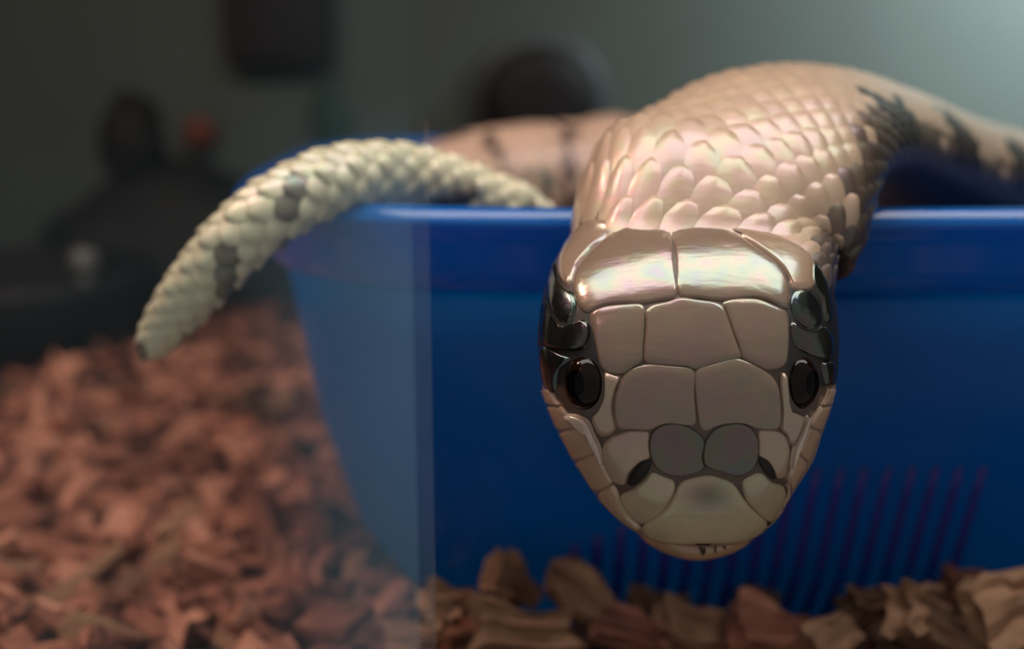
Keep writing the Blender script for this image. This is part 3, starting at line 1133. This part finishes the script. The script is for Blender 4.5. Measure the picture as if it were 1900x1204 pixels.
oval_on_head('nostril', 1187, 876, 30, 12, math.radians(-50), .0002, .00062, M_NOSTRIL, snake)
oval_on_head('nostril', 1422, 866, 26, 9, math.radians(55), .0002, .00062, M_NOSTRIL, snake)

# --- eyes
def eye(cx, cy, rx, ry, side):
    loc, nrm = hit(cx, cy)
    r = rx / FPX * .163
    bm = bmesh.new()
    bmesh.ops.create_uvsphere(bm, u_segments=40, v_segments=24, radius=1.0)
    outw = (nrm * .55 - FWD * .3 + RIGHT * side * .35).normalized()
    q = outw.to_track_quat('Z', 'Y').to_matrix().to_4x4()
    M_ = Matrix.Translation(loc - nrm * r * .35) @ Matrix.Diagonal((1, 1, ry / rx, 1)) @ q @ Matrix.Diagonal((r, r, r * .92, 1))
    bmesh.ops.transform(bm, matrix=M_, verts=bm.verts)
    e_ = bm_obj('eye', bm, M_EYE, snake, smooth=True)
    e_['label'] = 'dark brown glossy eye'
    bm = bmesh.new()
    bmesh.ops.create_uvsphere(bm, u_segments=24, v_segments=12, radius=1.0)
    bmesh.ops.delete(bm, geom=[v_ for v_ in bm.verts if v_.co.z < .80], context='VERTS')
    bmesh.ops.transform(bm, matrix=M_ @ Matrix.Scale(1.015, 4), verts=bm.verts)
    bm_obj('pupil', bm, M_PUPIL, e_, smooth=True)


eye(1080, 712, 42, 52, -1)
eye(1493, 712, 36, 50, 1)

tip_bvh = BVHTree.FromPolygons([v_.co.copy() for v_ in tip_plate.data.vertices], [tuple(p_.vertices) for p_ in tip_plate.data.polygons])
# --- lower jaw showing under the nose tip
vs_, fs_, cs_ = [], [], []
rows = [(960, 120, .1790, .012), (985, 112, .1788, .010), (1004, 96, .1788, .008), (1018, 74, .1794, .006), (1029, 48, .1806, .004), (1036, 18, .1824, .002)]
n = 40
for y, hw, df, b in rows:
    dc = df + b
    for k in range(n):
        t = 2 * math.pi * k / n
        p = cam_pt(1292, y, dc) + RIGHT * (hw / FPX * dc * math.sin(t)) - FWD * (b * math.cos(t))
        vs_.append(p)
        cs_.append(np.array(lin(176, 140, 108)[:3]))
for i in range(len(rows) - 1):
    for k in range(n):
        k2 = (k + 1) % n
        fs_.append((i * n + k, i * n + k2, (i + 1) * n + k2, (i + 1) * n + k))
fs_.append(tuple(range(n))[::-1]); fs_.append(tuple((len(rows) - 1) * n + k for k in range(n)))
jaw_bvh = BVHTree.FromPolygons([Vector(v_) for v_ in vs_], fs_)
jaw = mesh_obj('lower_jaw', vs_, fs_, M_PLATE, snake, cols=cs_)
# the notch for the tongue and creases of the chin
for x0, y0, x1, y1, w in ((1297, 1010, 1305, 1030, .00022), (1306, 1011, 1308, 1026, .00014), (1327, 1012, 1328, 1026, .00014), (1344, 1013, 1345, 1019, .00018), (1290, 1009, 1318, 1010, .0002)):
    vs_ = []
    for x, y in ((x0, y0), (x1, y1)):
        hits = [b_.ray_cast(CAM, cam_dir(x, y)) for b_ in (bvh, jaw_bvh, tip_bvh)]
        p = min((h_ for h_ in hits if h_[0] is not None), key=lambda h_: h_[3])[0] - cam_dir(x, y) * .00006
        dirv = (UP if abs(x1 - x0) > abs(y1 - y0) else RIGHT)
        vs_ += [p - dirv * w, p - FWD * .00012, p + dirv * w]
    mesh_obj('mouth_crease', vs_, [(0, 1, 4, 3), (1, 2, 5, 4), (0, 3, 5, 2), (0, 2, 1), (3, 4, 5)], M_NOSTRIL, jaw)

# ------------------------------------------------------------------ bark bedding
def chip_mesh(seed, L, W, H, cuts=1):
    r = random.Random(seed)
    bm = bmesh.new()
    bmesh.ops.create_cube(bm, size=1.0)
    bmesh.ops.subdivide_edges(bm, edges=bm.edges[:], cuts=cuts, use_grid_fill=True)
    tp = r.uniform(.4, .95)
    ph = [r.uniform(0, 6.28) for _ in range(4)]
    for v_ in bm.verts:
        p = v_.co * 2
        q = p.normalized() * 1.25
        p = p * .62 + q * .38 if cuts == 1 else p * .80 + q * .20      # knock the corners off
        x, y, z = p / 2
        k = 1 - (1 - tp) * (x + .5)
        j = .10 if cuts == 1 else .055
        lump = 1 + .16 * math.sin(7 * x + ph[0]) * math.sin(6 * y + ph[1]) + .12 * math.sin(9 * z + 5 * x + ph[2])
        v_.co = Vector((x * L * (1 + r.uniform(-j, j)) * lump, y * W * k * lump * (1 + r.uniform(-j, j) * 2) + L * .07 * math.sin(3 * x + ph[3]),
                        z * H * lump * (1 + r.uniform(-j, j) * 2) + H * .9 * (x * x) + H * (.15 if cuts == 1 else .11) * math.sin((14 if cuts == 1 else 26) * y + ph[1])))
    bmesh.ops.triangulate(bm, faces=bm.faces)
    bmesh.ops.recalc_face_normals(bm, faces=bm.faces)
    me = bpy.data.meshes.new('bark_chip')
    bm.to_mesh(me)
    bm.free()
    return me


chips = []
for k in range(22):
    r = random.Random(100 + k)
    if k < 6: dims = (r.uniform(.020, .032), r.uniform(.004, .007), r.uniform(.003, .0045))
    elif k < 15: dims = (r.uniform(.011, .017), r.uniform(.007, .011), r.uniform(.0035, .006))
    else: dims = (r.uniform(.007, .011), r.uniform(.005, .008), r.uniform(.004, .006))
    me = chip_mesh(k, *dims)
    me2 = me.copy()
    me.materials.append(M_BARK)
    me2.materials.append(M_BARK2)
    chips.append((me, me2, dims))


def ground_z(x, y):
    z = -0.004 + .0035 * math.sin(31 * x + 1.0) * math.sin(27 * y) + .002 * math.sin(71 * x + 43 * y)
    if x < -.02: z += .05 * max(0, -x - .06) * .35
    z += .004 * max(0, 1 - abs(x - .105) / .03)            # heap at the right
    return z


def tub_clear(x, y, z):
    """signed-ish distance outside the tub wall at height z"""
    ins = wall_inset(max(-.012, min(.07, z)))
    X, Y = abs(x - TC.x) / (TA - ins), abs(y - TC.y) / (TB - ins)
    return ((X ** TN + Y ** TN) ** (1 / TN) - 1) * TB


def in_view(x, y, z, m=60):
    px, py, d = project((x, y, z))
    return -m < px < 1900 + m and py < 1204 + m and d > 0


# bedding: a sculpted ground with thousands of chips joined into one
bv, bf = [], []
gx_, gy_ = np.linspace(LEFT_X + .002, RIGHT_X - .002, 110), np.linspace(.142, BACK_Y - .004, 70)
for y in gy_:
    for x in gx_:
        z = ground_z(x, y) - .004
        if tub_clear(x, y, -.012) < .004: z = min(z, -.0185)
        bv.append((x, y, z))
for j in range(len(gy_) - 1):
    for i in range(len(gx_) - 1):
        a = j * len(gx_) + i
        bf.append((a, a + 1, a + 1 + len(gx_), a + len(gx_)))
chip_np = []
for me, me2, dims in chips:
    vv = np.array([list(v_.co) for v_ in me.vertices])
    ff = [tuple(p.vertices) for p in me.polygons]
    chip_np.append((vv, ff))
R2 = random.Random(5)
cnt = 0
while cnt < 5200:
    x = R2.uniform(-.42, .30); y = R2.uniform(.165, .56)
    if not in_view(x, y, 0, 420): continue
    if tub_clear(x, y, .0) < .006: continue
    if x > .02 and y > .26 and tub_clear(x, y, .0) > .09: continue
    k = R2.randrange(len(chips))
    vv, ff = chip_np[k]
    rot = np.array((Matrix.Rotation(R2.uniform(0, 6.28), 3, 'Z') @ Matrix.Rotation(R2.gauss(0, .4), 3, 'X') @ Matrix.Rotation(R2.gauss(0, .35), 3, 'Y')))
    off = len(bv)
    w = vv @ rot.T + np.array([x, y, ground_z(x, y) + R2.uniform(-.004, .002)])
    bv += [tuple(q) for q in w]
    bf += [tuple(i + off for i in f_) for f_ in ff]
    cnt += 1
bed = mesh_obj('bark_bedding', bv, bf, M_BARK, smooth=False)
tag(bed, 'deep loose bed of reddish brown bark around the blue tub', 'bark', kind='stuff')

# single chips lying on top
def put_chip(k, x, y, z, rx, ry, rz, brown, label, group, sc=1.0):
    o = bpy.data.objects.new('bark_chip', chips[k][1 if brown else 0])
    o.location = (x, y, z)
    o.rotation_euler = (rx, ry, rz)
    o.scale = (sc, sc, sc)
    COL.objects.link(o)
    return tag(o, label, 'bark chip', group)


R3 = random.Random(21)
placed = []
n_chip = 0
tries = 0
while n_chip < 262 and tries < 60000:
    tries += 1
    px, py = R3.uniform(-20, 1900), R3.uniform(640, 1230)
    p = on_z(px, py, .002)
    x, y = p.x, p.y
    if y > .50 or y < .18: continue
    if tub_clear(x, y, .003) < .011: continue
    k = R3.randrange(len(chips))
    if any((x - a) ** 2 + (y - b) ** 2 < .0058 ** 2 for a, b in placed): continue
    if x > -.01 and y > .3: continue
    placed.append((x, y))
    front = x > -.022
    brown = front or R3.random() < .15
    shape = 'long splinter of' if k < 6 else ('flat chip of' if k < 15 else 'small chunky bit of')
    tone = 'brown' if brown else 'reddish'
    if front: zone = 'on the bed in front of the blue tub'
    elif tub_clear(x, y, .003) < .035: zone = 'close beside the left wall of the blue tub'
    elif y < .262: zone = 'just behind the glass at the lower left'
    elif y < .33: zone = 'in the middle of the bed, left of the tub'
    elif y < .41: zone = 'under the hanging tail, left of the tub'
    else: zone = 'at the far back of the bed by the dark lump'
    lab = '%s %s bark %s' % (tone, shape.replace(' of', ''), zone)
    lab = lab.replace('splinter bark', 'bark splinter').replace('chip bark', 'bark chip').replace('bit bark', 'bark bit')
    grp = '%s bark pieces %s' % (tone, zone)
    put_chip(k, x, y, ground_z(x, y) + R3.uniform(.0025, .006), R3.gauss(0, .38), R3.gauss(0, .3), R3.uniform(0, 6.28), brown, lab, grp)
    n_chip += 1

# the chips that stand out along the foot of the tub
def special(k, px, py, d, rx, ry, rz, label, sc=1.0, brown=True):
    p = cam_pt(px, py, d)
    me = chip_mesh(300 + k, *chips[k][2], cuts=5)
    me.materials.append(M_BARK2 if brown else M_BARK)
    o = put_chip(k, p.x, p.y, p.z, rx, ry, rz, brown, label, None, sc)
    o.data = me


special(9, 945, 1085, .232, 1.2, .75, .5, 'pointed pale bark chip leaning against the foot of the tub')
special(10, 965, 1165, .218, .9, .1, .3, 'flat tan bark chip below the pointed chip, in front of the tub')
special(7, 1080, 1105, .226, 1.0, .3, -.5, 'dull brown bark chip leaning right of the pointed chip')
special(12, 1290, 1170, .222, .5, .4, .2, 'angular brown bark chip below the head of the snake')
special(17, 1600, 1128, .222, .5, .2, .7, 'rounded dark bark chip left of the broad chip at the lower right', 1.1)
special(11, 1690, 1130, .218, 1.15, .5, .9, 'broad ridged bark chip standing at the lower right', 1.15)
special(13, 1870, 1140, .212, 1.0, -.2, .3, 'large curled bark chip with pale rim in the lower right corner', 1.35)
special(8, 1430, 1185, .216, .4, .2, .1, 'long pinkish bark chip lying flat at the bottom edge', 1.2, False)
special(20, 1790, 1095, .235, .3, .2, .1, 'small dark red bark chip wedged against the tub at the right', 1.0, False)
special(14, 1170, 1180, .219, .5, .2, -.3, 'pink-brown bark chip at the bottom edge, under the snake\'s chin', 1.0, False)
special(9, 830, 1130, .225, .7, .3, .9, 'tilted bark chip beside the glass edge at the foot of the tub', 1.0)
special(13, 1545, 1190, .212, .5, -.3, .5, 'dark bark chip at the bottom edge left of the broad ridged chip', .8)
special(16, 1400, 1140, .226, .4, .3, 1.0, 'small brown bark bit against the tub right of the snake\'s chin', 1.1)
special(10, 1765, 1185, .212, .6, .3, -.4, 'brown bark chip at the bottom edge between two large chips', .9)
special(18, 1220, 1130, .230, .5, .2, .2, 'small dull bark bit tucked under the tub below the chin', 1.1)
